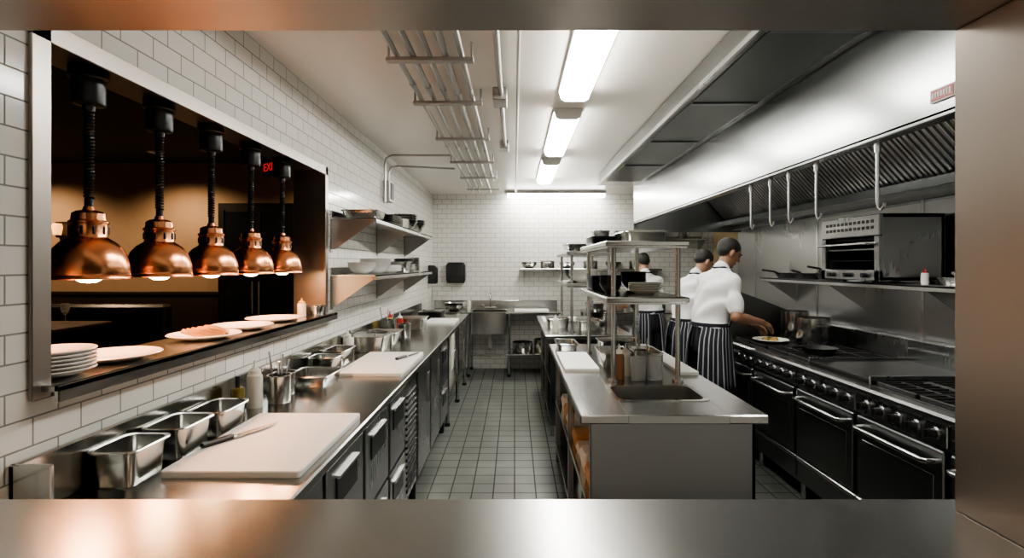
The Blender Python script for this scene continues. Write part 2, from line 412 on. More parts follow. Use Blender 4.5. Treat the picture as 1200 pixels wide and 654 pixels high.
def trays(cx,cy,z,w,l,n,mat='black',name='tray_stack'):
    b=B()
    for i in range(n): b.rr([(cx,cy,w/2-.02,l/2-.02,.02,z+i*.014),(cx,cy,w/2,l/2,.03,z+i*.014+.018),(cx,cy,w/2-.006,l/2-.006,.03,z+i*.014+.018),(cx,cy,w/2-.024,l/2-.024,.02,z+i*.014+.004)],mat)
    return b.finish(name)
def pot(cx,cy,z,r,h,name='stock_pot',mat='panst',lid=False):
    b=B(); b.lathe((cx,cy,z),[(0,0),(r*.96,0),(r,.01),(r,h-.004),(r+.005,h),(r-.002,h),(r-.004,.01),(0,.008)],mat,36)
    for s in(-1,1): b.path([(cx-.04,cy+s*r*.97,z+h*.72),(cx-.04,cy+s*(r+.04),z+h*.75),(cx+.04,cy+s*(r+.04),z+h*.75),(cx+.04,cy+s*r*.97,z+h*.72)],.005,mat)
    if lid: b.lathe((cx,cy,z+h),[(0,.0),(r+.005,.0),(r+.005,.006),(r*.6,.018),(.02,.022),(.02,.04),(0,.042)],mat,36)
    return b.finish(name)
def frypan(cx,cy,z,r,ang,name='frying_pan',mat='iron'):
    b=B(); b.lathe((cx,cy,z),[(0,0),(r*.75,0),(r,.045),(r+.003,.047),(r*.98,.045),(r*.74,.005),(0,.004)],mat,32)
    d=Vector((math.cos(ang),math.sin(ang),0)); c=Vector((cx,cy,z))
    b.path([c+d*r*.95+Vector((0,0,.035)),c+d*(r+.06)+Vector((0,0,.06)),c+d*(r+.2)+Vector((0,0,.075))],.009,mat)
    return b.finish(name,origin=(cx,cy,z))
def board(x0,x1,y0,y1,z,t=.022,name='cutting_board'):
    b=B(); b.rr([((x0+x1)/2,(y0+y1)/2,(x1-x0)/2-.002,(y1-y0)/2-.002,.014,z),((x0+x1)/2,(y0+y1)/2,(x1-x0)/2,(y1-y0)/2,.014,z+.003),((x0+x1)/2,(y0+y1)/2,(x1-x0)/2,(y1-y0)/2,.014,z+t-.003),((x0+x1)/2,(y0+y1)/2,(x1-x0)/2-.003,(y1-y0)/2-.003,.012,z+t)],'board')
    return b.finish(name)
def knife(cx,cy,z,ang,L=.2):
    b=B(); b.M=Matrix.Translation((cx,cy,z))@Matrix.Rotation(ang,4,'Z')
    b.prism([(0,-.018),(L*.7,-.016),(L,.008),(L*.8,.012),(0,.014)],'z',.004,.0065,'steel')
    b.box(-.12,0,-.012,.012,0,.016,'black',.005); b.box(-.008,.006,-.014,.014,.001,.012,'steel',.002)
    return b.finish('chef_knife')

# ------------------------------------------------------------------ left counter
ZT=.95
b=B()
b.box(-1.268,-.62,1.28,6.9,ZT-.038,ZT,'top',.006)
b.box(-1.268,-1.25,1.28,6.9,ZT,1.10,'top',.004)
b.box(-1.268,-1.16,1.28,1.292,ZT,1.10,'top',.003)
units=[(1.30,1.74,'d'),(1.76,2.20,'d'),(2.22,2.64,'d'),(2.66,3.04,'d'),(3.06,3.42,'g'),(3.44,3.94,'p'),(3.96,4.46,'p'),(4.48,4.98,'d')]
b.box(-1.24,-.672,1.30,4.98,.14,ZT-.038,'dsteel',.004)
for (a,c,t) in units:
    if t=='d':
        for z0,z1 in((.17,.50),(.52,.89)):
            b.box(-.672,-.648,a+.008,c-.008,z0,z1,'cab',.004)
            m=(a+c)/2
            b.box(-.650,-.643,m-.12,m+.12,z1-.17,z1-.06,'black',.002)
            b.box(-.650,-.634,m-.12,m+.12,z1-.068,z1-.055,'steel',.002)
    elif t=='p':
        b.box(-.672,-.648,a+.008,c-.008,.17,.89,'cab',.004)
        m=c-.07
        b.box(-.650,-.643,m-.03,m+.03,.58,.80,'black',.002); b.box(-.650,-.634,m-.035,m-.027,.58,.80,'steel',.002)
    else:
        b.box(-.672,-.655,a+.008,c-.008,.17,.89,'cab',.003)
        for k in range(16): b.box(-.656,-.646,a+.03,c-.03,.22+k*.038,.238+k*.038,'black',.002)
for y in(1.36,2.4,3.5,4.9):
    for x in(-1.2,-.70):
        b.cyl((x,y,0),(x,y,.14),.025,'black'); 
for y in(5.1,6.0,6.85):
    for x in(-1.2,-.67):
        b.cyl((x,y,.0),(x,y,ZT-.038),.02,'steel'); b.cyl((x,y,0),(x,y,.03),.028,'black')
b.box(-1.24,-.65,5.05,6.88,.30,.33,'top',.004)
b.finish('prep_counter')
hotel_pan(-1.172,1.565,ZT,.15,.185,.11)
hotel_pan(-1.168,1.785,ZT,.155,.20,.11)
hotel_pan(-1.165,2.020,ZT,.155,.21,.10)
board(-1.085,-.655,1.56,2.18,ZT); 
knife(-1.02,1.86,ZT+.023,1.1,.19)
bottle(-1.20,2.22,ZT,.028,.17,'oil','black','oil_bottle',False)
bottle(-1.19,2.345,ZT,.034,.215)
canister(-1.12,2.44,ZT,.052,.13,stuff=4)
canister(-1.165,2.60,ZT,.052,.11)
hotel_pan(-1.10,2.82,ZT,.24,.28,.065)
hotel_pan(-1.15,3.12,ZT,.18,.17,.10)
board(-1.05,-.66,2.99,3.72,ZT)
hotel_pan(-1.165,3.41,ZT,.16,.26,.10,fill='bread')
bottle(-1.18,3.62,ZT,.032,.20); bottle(-1.2,3.73,ZT,.03,.18,'bottle','black')
hotel_pan(-1.10,3.93,ZT,.28,.32,.12,lid=True); hotel_pan(-1.1,4.30,ZT,.28,.30,.10)
knife(-.74,3.50,ZT+.023,1.2,.18)
canister(-1.15,4.62,ZT,.07,.16,stuff=3); canister(-1.0,4.65,ZT,.055,.12)
bottle(-1.18,4.85,ZT,.033,.22,'yellow','red'); bottle(-1.12,5.0,ZT,.030,.19,'red','white')
hotel_pan(-1.05,5.25,ZT,.3,.3,.12); board(-1.0,-.66,5.6,6.1,ZT); trays(-1.05,6.5,ZT,.3,.4,5,'panst','sheet_pan_stack')
hotel_pan(-.95,5.5,.33,.4,.5,.2,'storage_bin','white'); hotel_pan(-.95,6.3,.33,.4,.5,.2,'storage_bin','white')
b=B()
b.rr([(-.655,5.35,.008,.10,.006,.52),(-.652,5.35,.010,.11,.006,.75),(-.652,5.35,.012,.10,.006,.905)],'towel')
b.box(-.70,-.648,5.25,5.45,.885,.908,'towel',.008)
b.finish('hanging_towel')
bottle(-1.33,3.20,1.281,.026,.115,'bottle','yellow'); hotel_pan(-1.30,3.335,1.281,.13,.13,.06)
# ------------------------------------------------------------------ wall shelves on the left
def wallshelf(z,y0,y1,depth=.32,name='wall_shelf'):
    b=B(); xf=XL+depth
    b.box(XL,xf,y0,y1,z-.012,z,'steel',.002); b.box(xf-.012,xf,y0,y1,z-.035,z,'steel',.002)
    b.box(XL,XL+.012,y0,y1,z,z+.05,'steel',.002)
    for y in(y0+.01,(y0+y1)/2,y1-.02):
        b.prism([(XL,z-.012),(xf-.02,z-.012),(xf-.02,z-.03),(XL+.03,z-.22),(XL,z-.22)],'y',y,y+.006,'galv')
        b.box(XL,XL+.008,y-.02,y+.03,z-.24,z-.01,'steel',.001)
    return b.finish(name)
wallshelf(1.93,3.52,5.9); wallshelf(1.535,3.52,5.9)
hotel_pan(-1.1,3.75,1.93,.27,.3,.065); trays(-1.1,4.25,1.93,.28,.4,5,'panst','sheet_pan_stack'); plate(-1.1,4.7,1.931,.13,'plate_stack',7)
bowls(-1.1,5.05,1.93,.14,.1,4); bowls(-1.1,5.45,1.93,.15,.1,3)
bowls(-1.12,3.75,1.536,.10,.06,3,'white','bowl_stack'); bowls(-1.1,4.05,1.536,.12,.07,4,'white','bowl_stack'); plate(-1.1,4.4,1.536,.13,'plate_stack',5)
hotel_pan(-1.1,4.8,1.535,.25,.3,.1); bowls(-1.1,5.2,1.536,.13,.08,4); canister(-1.1,5.55,1.535,.07,.15)
b=B()
b.box(XL,XL+.07,4.93,5.08,2.22,2.42,'galv',.004); b.box(XL+.07,XL+.078,4.95,5.06,2.24,2.40,'black',.003)
b.path([(XL+.04,4.86,2.20),(XL+.04,4.86,2.55),(XL+.05,4.87,2.62),(XL+.09,4.9,2.652),(XL+.16,4.93,2.66),(-.62,4.93,2.66)],.011,'galv',10)
b.path([(XL+.04,5.0,2.42),(XL+.04,5.0,2.5),(XL+.06,5.02,2.56),(XL+.12,5.05,2.58),(-.62,5.3,2.60)],.009,'galv',10)
b.finish('electrical_box')
# ------------------------------------------------------------------ ceiling conduits
b=B()
for i,x in enumerate((-.58,-.50,-.42,-.34,-.26)):
    y1=[7.2,7.2,6.6,7.2,6.2][i]
    r=.014 if i!=3 else .018
    b.cyl((x,1.1,2.635),(x,y1,2.635),r,'galv',n=12)
    for y in(2.9,4.4,5.6): b.cyl((x,y+i*.05,2.635),(x,y+.05+i*.05,2.635),r+.004,'galv',n=12)
    b.cyl((x,y1-.01,2.635),(x,y1-.01,2.70),r,'galv',n=12)
for y in(1.7,2.50,3.17,4.08,5.0,5.9,6.8):
    b.box(-.63,-.20,y,y+.04,2.60,2.62,'galv',.002)
    for x in(-.62,-.21): b.cyl((x,y+.02,2.61),(x,y+.02,2.70),.006,'galv',n=8)
b.finish('conduit_rack')
b=B()
b.cyl((-.085,1.1,2.66),(-.085,4.6,2.66),.016,'galv',n=12); b.box(-.135,-.045,3.15,3.32,2.62,2.70,'galv',.006); b.box(-.13,-.05,4.5,4.66,2.63,2.70,'galv',.006)
b.cyl((.02,1.1,2.68),(.02,7.5,2.68),.009,'galv',n=8)
b.finish('ceiling_conduit')
# ------------------------------------------------------------------ fluorescents
def fluoro(x,y,L=1.22,rz=0):
    b=B(); b.M=Matrix.Translation((x,y,ZC))@Matrix.Rotation(rz,4,'Z')
    h=L/2; w=.095
    b.box(-w-.008,w+.008,-h-.01,h+.01,-.022,0,'housing',.003)
    b.prism([(-w,-.022),(-w+.012,-.062),(-w+.035,-.075),(w-.035,-.075),(w-.012,-.062),(w,-.022)],'y',-h,h,'lens')
    for s in(-1,1): b.prism([(-w-.004,-.02),(-w+.01,-.066),(-w+.035,-.079),(w-.035,-.079),(w-.01,-.066),(w+.004,-.02)],'y',s*h-(0 if s>0 else .015),s*h+(.015 if s>0 else 0),'housing')
    return b.finish('fluorescent_light')
fluoro(.375,2.58); fluoro(.375,4.20); fluoro(.375,5.84)
fluoro(.62,7.70,1.45,pi/2)
b=B(); b.box(-.15,1.35,7.54,7.57,2.66,2.70,'galv',.003); b.finish('trim_2')
# ------------------------------------------------------------------ hood
b=B()
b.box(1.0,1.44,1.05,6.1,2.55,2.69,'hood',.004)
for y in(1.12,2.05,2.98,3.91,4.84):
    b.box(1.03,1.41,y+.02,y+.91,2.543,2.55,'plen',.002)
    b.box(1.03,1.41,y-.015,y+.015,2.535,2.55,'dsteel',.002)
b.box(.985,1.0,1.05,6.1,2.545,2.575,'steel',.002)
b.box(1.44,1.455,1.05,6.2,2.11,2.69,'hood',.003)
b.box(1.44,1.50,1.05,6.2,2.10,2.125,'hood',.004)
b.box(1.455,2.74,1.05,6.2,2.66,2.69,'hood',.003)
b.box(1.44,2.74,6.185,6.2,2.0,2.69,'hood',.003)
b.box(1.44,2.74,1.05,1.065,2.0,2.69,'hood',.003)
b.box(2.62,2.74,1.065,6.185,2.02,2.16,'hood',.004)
b.box(2.50,2.62,1.065,6.185,2.07,2.085,'hood',.003)
b.box(2.49,2.505,1.065,6.185,2.07,2.13,'hood',.003)
y=1.10
while y<6.0:
    b.M=Matrix.Translation((2.58,y,2.12))@Matrix.Rotation(-(math.atan2(.40,.44)),4,'Y')
    b.box(-.012,.012,0,.49,0,.60,'dsteel',.002)
    for (a,c) in((0,.02),(.47,.49)): b.box(-.026,.0,a,c,0,.60,'steel',.002)
    b.box(-.026,0,0,.49,0,.02,'steel',.002); b.box(-.026,0,0,.49,.58,.60,'steel',.002)
    for k in range(9): b.box(-.030,-.006,.036+k*.048,.060+k*.048,.02,.58,'steel',.003)
    y+=.505
b.M=Matrix()
b.finish('exhaust_hood')
for y in(1.8,2.9,4.0,5.1):
    b=B(); b.box(1.70,1.84,y-.26,y+.26,2.635,2.66,'housing',.004); b.box(1.715,1.825,y-.24,y+.24,2.612,2.636,'added_hlens',.008); b.finish('added_hood_light')  # lights added to brighten the dark range, hidden behind the hood lip
b=B(); b.box(1.432,1.44,1.665,1.765,2.125+.03,2.125+.075,'signw',.001); b.box(1.430,1.433,1.67,1.76,2.16,2.195,'red',.0005)
for k in range(7): b.box(1.4285,1.431,1.678+k*.0115,1.685+k*.0115,2.168,2.188,'signw',0)
b.finish('hood_sign')
def rod(y):
    b=B(); x=1.475
    b.cyl((x,y,2.11),(x,y,1.85),.007,'steel',n=10)
    b.cyl((x,y,2.10),(x,y,2.06),.012,'steel',n=10)
    b.path([(x,y,1.86),(x,y-.005,1.835),(x,y-.02,1.825),(x,y-.035,1.835),(x,y-.04,1.85)],.006,'steel')
    b.finish('hanging_hook_rod')
for y in(2.08,2.50,2.75,2.95,3.19): rod(y)
# ------------------------------------------------------------------ range
b=B()
XF=1.90
b.box(XF+.02,2.70,1.42,4.64,.14,.90,'dsteel',.005)
b.box(XF-.03,2.70,1.42,4.64,.90,.93,'cab',.006)
b.box(XF-.035,XF+.05,1.42,4.64,.905,.945,'steel',.012)
b.box(2.64,2.74,1.42,4.64,.90,1.10,'cab',.006)
b.box(XF+.08,2.63,1.44,4.62,.93,.938,'iron',.002)
us=[(1.63,2.22),(2.235,2.825),(2.84,3.43),(3.445,4.03),(4.045,4.62)]
for (a,c) in us:
    b.box(XF-.012,XF+.03,a,c,.795,.895,'cab',.004)
    for k in range(5):
        yy=a+.07+k*(c-a-.14)/4
        b.cyl((XF-.012,yy,.845),(XF-.018,yy,.845),.029,'steel',n=20)
        b.cyl((XF-.018,yy,.845),(XF-.050,yy,.845),.021,'black',r1=.018,n=16); b.box(XF-.058,XF-.048,yy-.004,yy+.004,.828,.862,'black',.001)
    b.box(XF-.02,XF+.03,a+.01,c-.01,.34,.78,'dsteel',.006)
    b.box(XF-.024,XF-.018,a+.06,c-.06,.40,.66,'dsteel',.004)
    b.path([(XF-.02,a+.05,.725),(XF-.062,a+.055,.725),(XF-.07,a+.075,.725),(XF-.07,c-.075,.725),(XF-.062,c-.055,.725),(XF-.02,c-.05,.725)],.012,'steel',12)
    b.box(XF-.01,XF+.02,a,c,.18,.325,'dsteel',.004); b.box(XF-.016,XF-.008,a,c,.30,.325,'steel',.003)
    for x in(XF+.08,2.6): b.cyl((x,a+.05,0),(x,a+.05,.14),.022,'steel')
def grate(x0,x1,y0,y1):
    z=.962
    b.box(x0,x1,y0,y0+.014,z-.024,z,'iron',.003);b.box(x0,x1,y1-.014,y1,z-.024,z,'iron',.003)
    b.box(x0,x0+.014,y0,y1,z-.024,z,'iron',.003);b.box(x1-.014,x1,y0,y1,z-.024,z,'iron',.003)
    for k in range(1,5):
        yy=y0+(y1-y0)*k/5; b.box(x0,x1,yy-.005,yy+.005,z-.016,z,'iron',.002)
    b.box((x0+x1)/2-.006,(x0+x1)/2+.006,y0,y1,z-.016,z,'iron',.002)
    cx,cy=(x0+x1)/2,(y0+y1)/2
    b.lathe((cx,cy,.938),[(0,0),(.05,0),(.05,.012),(.035,.016),(0,.016)],'cab',20)
for (a,c) in((1.64,2.22),(2.235,2.82),(3.45,4.03),(4.05,4.62)):
    m=(a+c)/2
    for (p,q) in((a,m-.004),(m+.004,c)):
        grate(XF+.09,XF+.355,p,q); grate(XF+.365,XF+.63+.08,p,q)
b.box(XF+.07,2.63,2.84,3.43,.938,.968,'griddle',.004)
b.box(XF+.07,2.63,2.835,2.85,.938,.985,'cab',.003); b.box(XF+.07,2.63,3.42,3.435,.938,.985,'cab',.003); b.box(2.61,2.635,2.84,3.43,.938,1.05,'cab',.003)
b.finish('cooking_range')
b=B(); b.prism([(1.93,.93),(1.93,1.33),(2.05,1.36),(2.68,1.12),(2.68,.93)],'y',4.65,4.665,'dsteel'); b.finish('splash_guard')
pot(2.42,4.16,.963,.125,.215); pot(2.45,4.48,.963,.11,.24); frypan(2.2,3.7,.963,.12,3.6)
b=B()
for k in range(3):
    a=4.70+k*.46
    b.box(1.95,2.70,a,a+.44,.12,.80,'cab',.005); b.box(1.93,1.952,a+.02,a+.42,.2,.72,'dsteel',.004)
    b.path([(1.93,a+.36,.5),(1.90,a+.36,.5),(1.90,a+.36,.66),(1.93,a+.36,.66)],.008,'steel')
    b.box(1.93,2.0,a,a+.44,.78,.93,'cab',.005); b.box(2.55,2.70,a,a+.44,.78,1.12,'cab',.005); b.box(2.0,2.55,a,a+.02,.78,.93,'cab',.003); b.box(2.0,2.55,a+.42,a+.44,.78,.93,'cab',.003)
    b.box(2.0,2.55,a+.02,a+.42,.80,.88,'sauce',.002)
    b.box(2.05,2.5,a+.06,a+.38,.86,.97,'dsteel',.004); b.path([(2.07,a+.22,.96),(1.95,a+.22,1.03),(1.84,a+.22,1.05)],.010,'black')
    for x in(2.0,2.65): b.cyl((x,a+.05,0),(x,a+.05,.12),.02,'steel')
b.finish('deep_fryer')
b=B()
b.box(2.42,XR-.005,1.5,5.05,1.468,1.482,'steel',.002); b.box(2.42,2.434,1.5,5.05,1.445,1.482,'steel',.003)
for y in(1.6,2.6,3.05,4.0,4.98): b.prism([(XR-.004,1.468),(2.45,1.468),(2.45,1.45),(XR-.004,1.25)],'y',y,y+.006,'steel')
b.finish('range_shelf')
b=B()
x0,x1,y0,y1,z0,z1=2.30,2.72,3.23,3.84,1.50,1.93
b.box(x0+.02,x1,y0,y0+.025,z0,z1,'cab',.006); b.box(x0+.02,x1,y1-.025,y1,z0,z1,'dsteel',.006)
b.box(x0+.02,x1,y0,y1,z1-.03,z1,'cab',.006); b.box(x0+.02,x1,y0,y1,z0,z0+.03,'cab',.006); b.box(x1-.03,x1,y0,y1,z0,z1,'dsteel',.004)
b.box(x0,x0+.03,y0,y1,z1-.14,z1,'cab',.006)
for r_ in range(2):
    for k in range(12): b.box(x0-.002,x0+.004,y0+.05+k*.043,y0+.075+k*.043,z1-.055-r_*.04,z1-.035-r_*.04,'black',.0005)
b.box(x0,x0+.03,y0,y0+.05,z0,z1-.14,'cab',.005); b.box(x0,x0+.03,y1-.05,y1,z0,z1-.14,'cab',.005); b.box(x0,x0+.03,y0,y1,z0,z0+.07,'cab',.005)
b.box(x0+.02,x1-.03,y0+.03,y1-.03,z0+.2,z0+.212,'cab',.002)
for k in range(11): b.cyl((x0-.01,y0+.07+k*.047,z0+.13),(x1-.05,y0+.07+k*.047,z0+.13),.004,'cab',n=6)
b.box(x0+.04,x1-.04,y0+.06,y1-.06,z1-.16,z1-.145,'dark',.002)
b.box(x1-.05,x1-.03,y0+.03,y1-.03,z0+.03,z1-.03,'dark',.002); b.box(x0+.05,x1-.04,y0+.025,y0+.032,z0+.03,z1-.03,'dark',.001); b.box(x0+.05,x1-.04,y1-.032,y1-.025,z0+.03,z1-.03,'dark',.001)
b.path([(x0,y0+.04,z0+.24),(x0-.05,y0+.04,z0+.24),(x0-.05,y1-.04,z0+.24),(x0,y1-.04,z0+.24)],.009,'steel',10)
for k in range(3): b.cyl((x0,y0+.12+k*.18,z0+.035),(x0-.03,y0+.12+k*.18,z0+.035),.016,'black')
for x in(x0+.15,x1-.05):
    for y in(y0+.04,y1-.04): b.cyl((x,y,1.482),(x,y,z0),.014,'black',n=10)
b.finish('salamander_broiler')
frypan(2.56,4.12,1.483,.12,3.9); frypan(2.56,4.12,1.515,.11,3.6); frypan(2.56,4.45,1.483,.13,3.8); frypan(2.57,4.80,1.483,.12,3.5)
frypan(2.57,2.95,1.483,.11,3.9,mat='panst'); pot(2.56,2.62,1.483,.09,.09,'sauce_pan')
bottle(2.5,3.12,1.483,.02,.1,'white','red')
# ------------------------------------------------------------------ islands
def overshelf(y0,y1,x0=.50,x1=.96):
    b=B()
    for z in(1.735,1.425):
        b.box(x0,x1,y0,y1,z-.03,z,'top',.006); b.box(x0+.01,x1-.01,y0+.01,y1-.01,z-.04,z-.028,'steel',.002)
    for x in(x0+.055,x1-.045):
        for y in(y0+.07,y1-.07):
            b.cyl((x,y,ZT+.001),(x,y,1.70),.0145,'steel'); b.cyl((x,y,ZT+.001),(x,y,ZT+.012),.03,'steel')
    return b.finish('overshelf')
def island(y0,y1,sink):
    b=B(); x0,x1=.285,1.105
    sx0,sx1,sy0,sy1=.50,.93,2.46,2.76
    zt=ZT
    if sink:
        b.box(x0,sx0,y0,y1,zt-.04,zt,'topx',.006); b.box(sx1,x1,y0,y1,zt-.04,zt,'topx',.006)
        b.box(sx0-.008,sx1+.008,y0,sy0,zt-.04,zt,'topx',.004); b.box(sx0-.008,sx1+.008,sy1,y1,zt-.04,zt,'topx',.004)
        cx,cy,hx,hy=(sx0+sx1)/2,(sy0+sy1)/2,(sx1-sx0)/2,(sy1-sy0)/2
        b.rr([(cx,cy,hx+.016,hy+.016,.05,zt),(cx,cy,hx+.016,hy+.016,.05,zt+.004),(cx,cy,hx-.006,hy-.006,.05,zt+.003),(cx,cy,hx-.015,hy-.015,.05,zt-.15),(cx,cy,hx-.05,hy-.05,.03,zt-.165)],'panst',cap0=False)
    else: b.box(x0,x1,y0,y1,zt-.04,zt,'topx',.006)
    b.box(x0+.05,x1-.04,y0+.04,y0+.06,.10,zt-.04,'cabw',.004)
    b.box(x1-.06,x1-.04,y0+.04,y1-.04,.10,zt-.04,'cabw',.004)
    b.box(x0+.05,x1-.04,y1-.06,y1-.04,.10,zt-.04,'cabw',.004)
    for z in(.14,.50): b.box(x0+.05,x1-.06,y0+.06,y1-.06,z-.02,z,'top',.003)
    for y in(y0+.07,(y0+y1)/2,y1-.07):
        for x in(x0+.07,x1-.07): b.box(x-.018,x+.018,y-.018,y+.018,0,zt-.04,'steel',.003)
    return b.finish('island_counter')
island(2.22,4.24,True); island(4.75,6.60,False)
overshelf(2.80,3.90); overshelf(4.9,6.1)
b=B()
for k in range(9):
    y=2.40+k*.19
    b.rr([(.47,y,.1,.075,.015,.501),(.47,y,.11,.08,.02,.53+.02*(k%3)),(.47,y,.10,.07,.02,.56+.02*(k%3))],['towel','bread','board'][k%3])
b.finish('folded_towels')
hotel_pan(.62,2.6,.14,.4,.3,.15,'storage_bin','board'); hotel_pan(.62,3.05,.14,.4,.3,.15,'storage_bin','sauce'); hotel_pan(.62,3.5,.14,.4,.3,.15,'storage_bin','panst')
hotel_pan(.62,5.2,.5,.4,.3,.15,'storage_bin','panst'); hotel_pan(.62,5.8,.5,.4,.3,.15,'storage_bin','board')
board(.305,.52,3.12,3.72,ZT); board(.975,1.09,3.02,3.75,ZT)
bottle(.60,2.94,ZT,.030,.20,'sauce','bottle'); bottle(.655,3.02,ZT,.028,.19,'bottle','bottle')
canister(.70,2.90,ZT,.042,.13,'glass_jar','glassy'); canister(.80,2.92,ZT,.045,.14,'glass_jar','glassy'); canister(.75,3.03,ZT,.042,.15,stuff=3)
hotel_pan(.64,3.35,ZT,.2,.30,.1); hotel_pan(.85,3.35,ZT,.18,.30,.1,fill='green')
hotel_pan(.74,3.68,ZT,.3,.2,.12); hotel_pan(.4,3.98,ZT,.17,.3,.06)
hotel_pan(.77,3.15,1.735,.27,.36,.065,mat='panst',lid=True); trays(.62,3.60,1.735,.2,.34,4,'black'); trays(.84,3.62,1.735,.2,.34,5,'white')
trays(.62,3.60,1.425,.2,.3,7,'black'); bowls(.60,3.2,1.425,.07,.06,5,'black','bowl_stack'); bowls(.83,3.58,1.425,.09,.07,5,'black','bowl_stack'); plate(.8,3.15,1.426,.1,'plate_stack',5)
trays(.7,5.2,1.735,.35,.4,4,'panst','sheet_pan_stack'); hotel_pan(.7,5.75,1.735,.3,.4,.1); bowls(.7,5.2,1.425,.15,.08,4,'white','bowl_stack'); bowls(.7,5.7,1.425,.14,.08,4,'black','bowl_stack')
bottle(.40,5.0,ZT,.030,.17,'bottle','white'); hotel_pan(.45,5.4,ZT,.25,.3,.1); hotel_pan(.75,5.2,ZT,.25,.3,.1,fill='bread'); board(.33,.75,5.75,6.3,ZT)
bowls(.94,5.65,ZT,.14,.1,3); canister(.96,5.1,ZT,.06,.16,stuff=3)
# ------------------------------------------------------------------ back wall furniture
b=B()
xa,xb=-1.24,.66; y0=7.30
b.box(xa,-.62,y0,YB-.01,.90,.93,'top',.005); b.box(-.12,xb,y0,YB-.01,.90,.93,'top',.005)
b.box(-.63,-.11,y0,y0+.06,.90,.93,'top',.004); b.box(-.63,-.11,YB-.1,YB-.01,.90,.93,'top',.004)
b.box(xa,xb,YB-.025,YB-.005,.93,1.06,'steel',.004)
b.rr([(-.37,7.58,.255,.285,.03,.925),(-.37,7.58,.255,.285,.03,.62),(-.37,7.58,.20,.22,.03,.60)],'steel',cap0=False,cap1=True)
b.rr([(-.37,7.58,.245,.275,.03,.928),(-.37,7.58,.245,.275,.03,.63),(-.37,7.58,.19,.21,.03,.615)],'panst',cap0=False,cap1=True)
b.cyl((-.37,7.58,.61),(-.37,7.58,.38),.025,'housing'); b.path([(-.37,7.58,.40),(-.37,7.66,.34),(-.37,7.75,.36),(-.37,7.9,.42)],.025,'housing')
for x in(xa+.04,-.66,-.08,xb-.04):
    for y in(y0+.05,YB-.07): b.cyl((x,y,0),(x,y,.90),.02,'steel'); b.cyl((x,y,0),(x,y,.04),.027,'black')
b.box(-.08,xb-.02,y0+.03,YB-.05,.30,.325,'top',.004)
b.box(-.66,-.08,y0+.04,y0+.06,.30,.32,'steel',.003)
b.finish('sink_table')
b=B()
b.path([(-.37,7.88,.93),(-.37,7.88,1.10),(-.37,7.86,1.16),(-.37,7.80,1.18),(-.37,7.72,1.16),(-.37,7.70,1.10)],.013,'steel',12)
for s in(-1,1): b.cyl((-.37+s*.09,7.88,.93),(-.37+s*.09,7.88,.99),.014,'steel'); b.cyl((-.37+s*.09,7.88,.985),(-.37+s*.13,7.84,1.0),.008,'steel')
b.cyl((-.47,7.88,.95),(-.27,7.88,.95),.014,'steel'); b.finish('faucet')
pot(.12,7.6,.326,.15,.14,'sauce_pot'); pot(.45,7.6,.326,.16,.18,'sauce_pot'); bowls(-.9,7.6,.931,.14,.08,3); board(.0,.5,7.4,7.7,.93); bottle(-.7,7.82,.93,.03,.16,'bottle','white','soap_bottle')
b=B(); b.rr([(-.9,7.86,.13,.075,.02,1.33),(-.9,7.86,.145,.08,.03,1.38),(-.9,7.86,.145,.08,.03,1.60),(-.9,7.87,.12,.06,.03,1.645)],'black'); b.box(-.97,-.83,7.775,7.785,1.36,1.40,'dark',.002)
b.finish('paper_towel_dispenser')
b=B(); b.rr([(-1.21,7.55,.055,.06,.015,1.33),(-1.20,7.55,.065,.065,.02,1.36),(-1.20,7.55,.065,.065,.02,1.56),(-1.22,7.55,.045,.055,.02,1.60)],'black'); b.box(-1.15,-1.135,7.52,7.58,1.34,1.40,'dark',.002); b.finish('soap_dispenser')
b=B()
def bshelf(x0,x1,z):
    b.box(x0,x1,YB-.32,YB-.003,z-.03,z,'top',.004)
    for x in(x0+.06,x1-.06): b.prism([(YB-.003,z-.03),(YB-.3,z-.03),(YB-.003,z-.22)],'x',x,x+.006,'steel')
bshelf(.08,2.2,1.55); bshelf(1.1,2.9,2.0); b.finish('back_wall_shelf')
for k,x in enumerate((.22,.5,.8,1.15,1.5,1.85)): 
    (pot if k%2 else bowls)(*((x,7.78,1.55,.11,.12) if k%2 else (x,7.78,1.551,.12,.07,3)))
for k,x in enumerate((1.3,1.65,2.0,2.35,2.7)): hotel_pan(x,7.78,2.0,.28,.26,.12,lid=(k%2==0))
b=B(); 
x0,x1,y0,y1=1.0,2.3,7.25,7.85
for z in(.15,.5,.93):
    b.box(x0,x1,y0,y1,z-.025,z,'top',.004)
for x in(x0+.03,x1-.03):
    for y in(y0+.03,y1-.03): b.cyl((x,y,0),(x,y,.92),.02,'steel')
b.finish('back_work_table')
for k in range(4): hotel_pan(1.17+k*.3,7.5,.93,.26,.32,.12+.03*(k%2)); hotel_pan(1.17+k*.3,7.5,.5,.27,.4,.2,'storage_bin',['white','panst'][k%2])
b=B(); b.box(3.08,3.66,YB-.04,YB-.003,0,2.24,'doorpaint',.004); b.box(3.14,3.60,YB-.055,YB-.038,.05,2.18,'doorpaint',.004); b.box(3.25,3.49,YB-.062,YB-.052,1.35,1.95,'signw',.003); b.cyl((3.2,YB-.055,1.0),(3.2,YB-.11,1.0),.02,'steel'); b.finish('door_2')
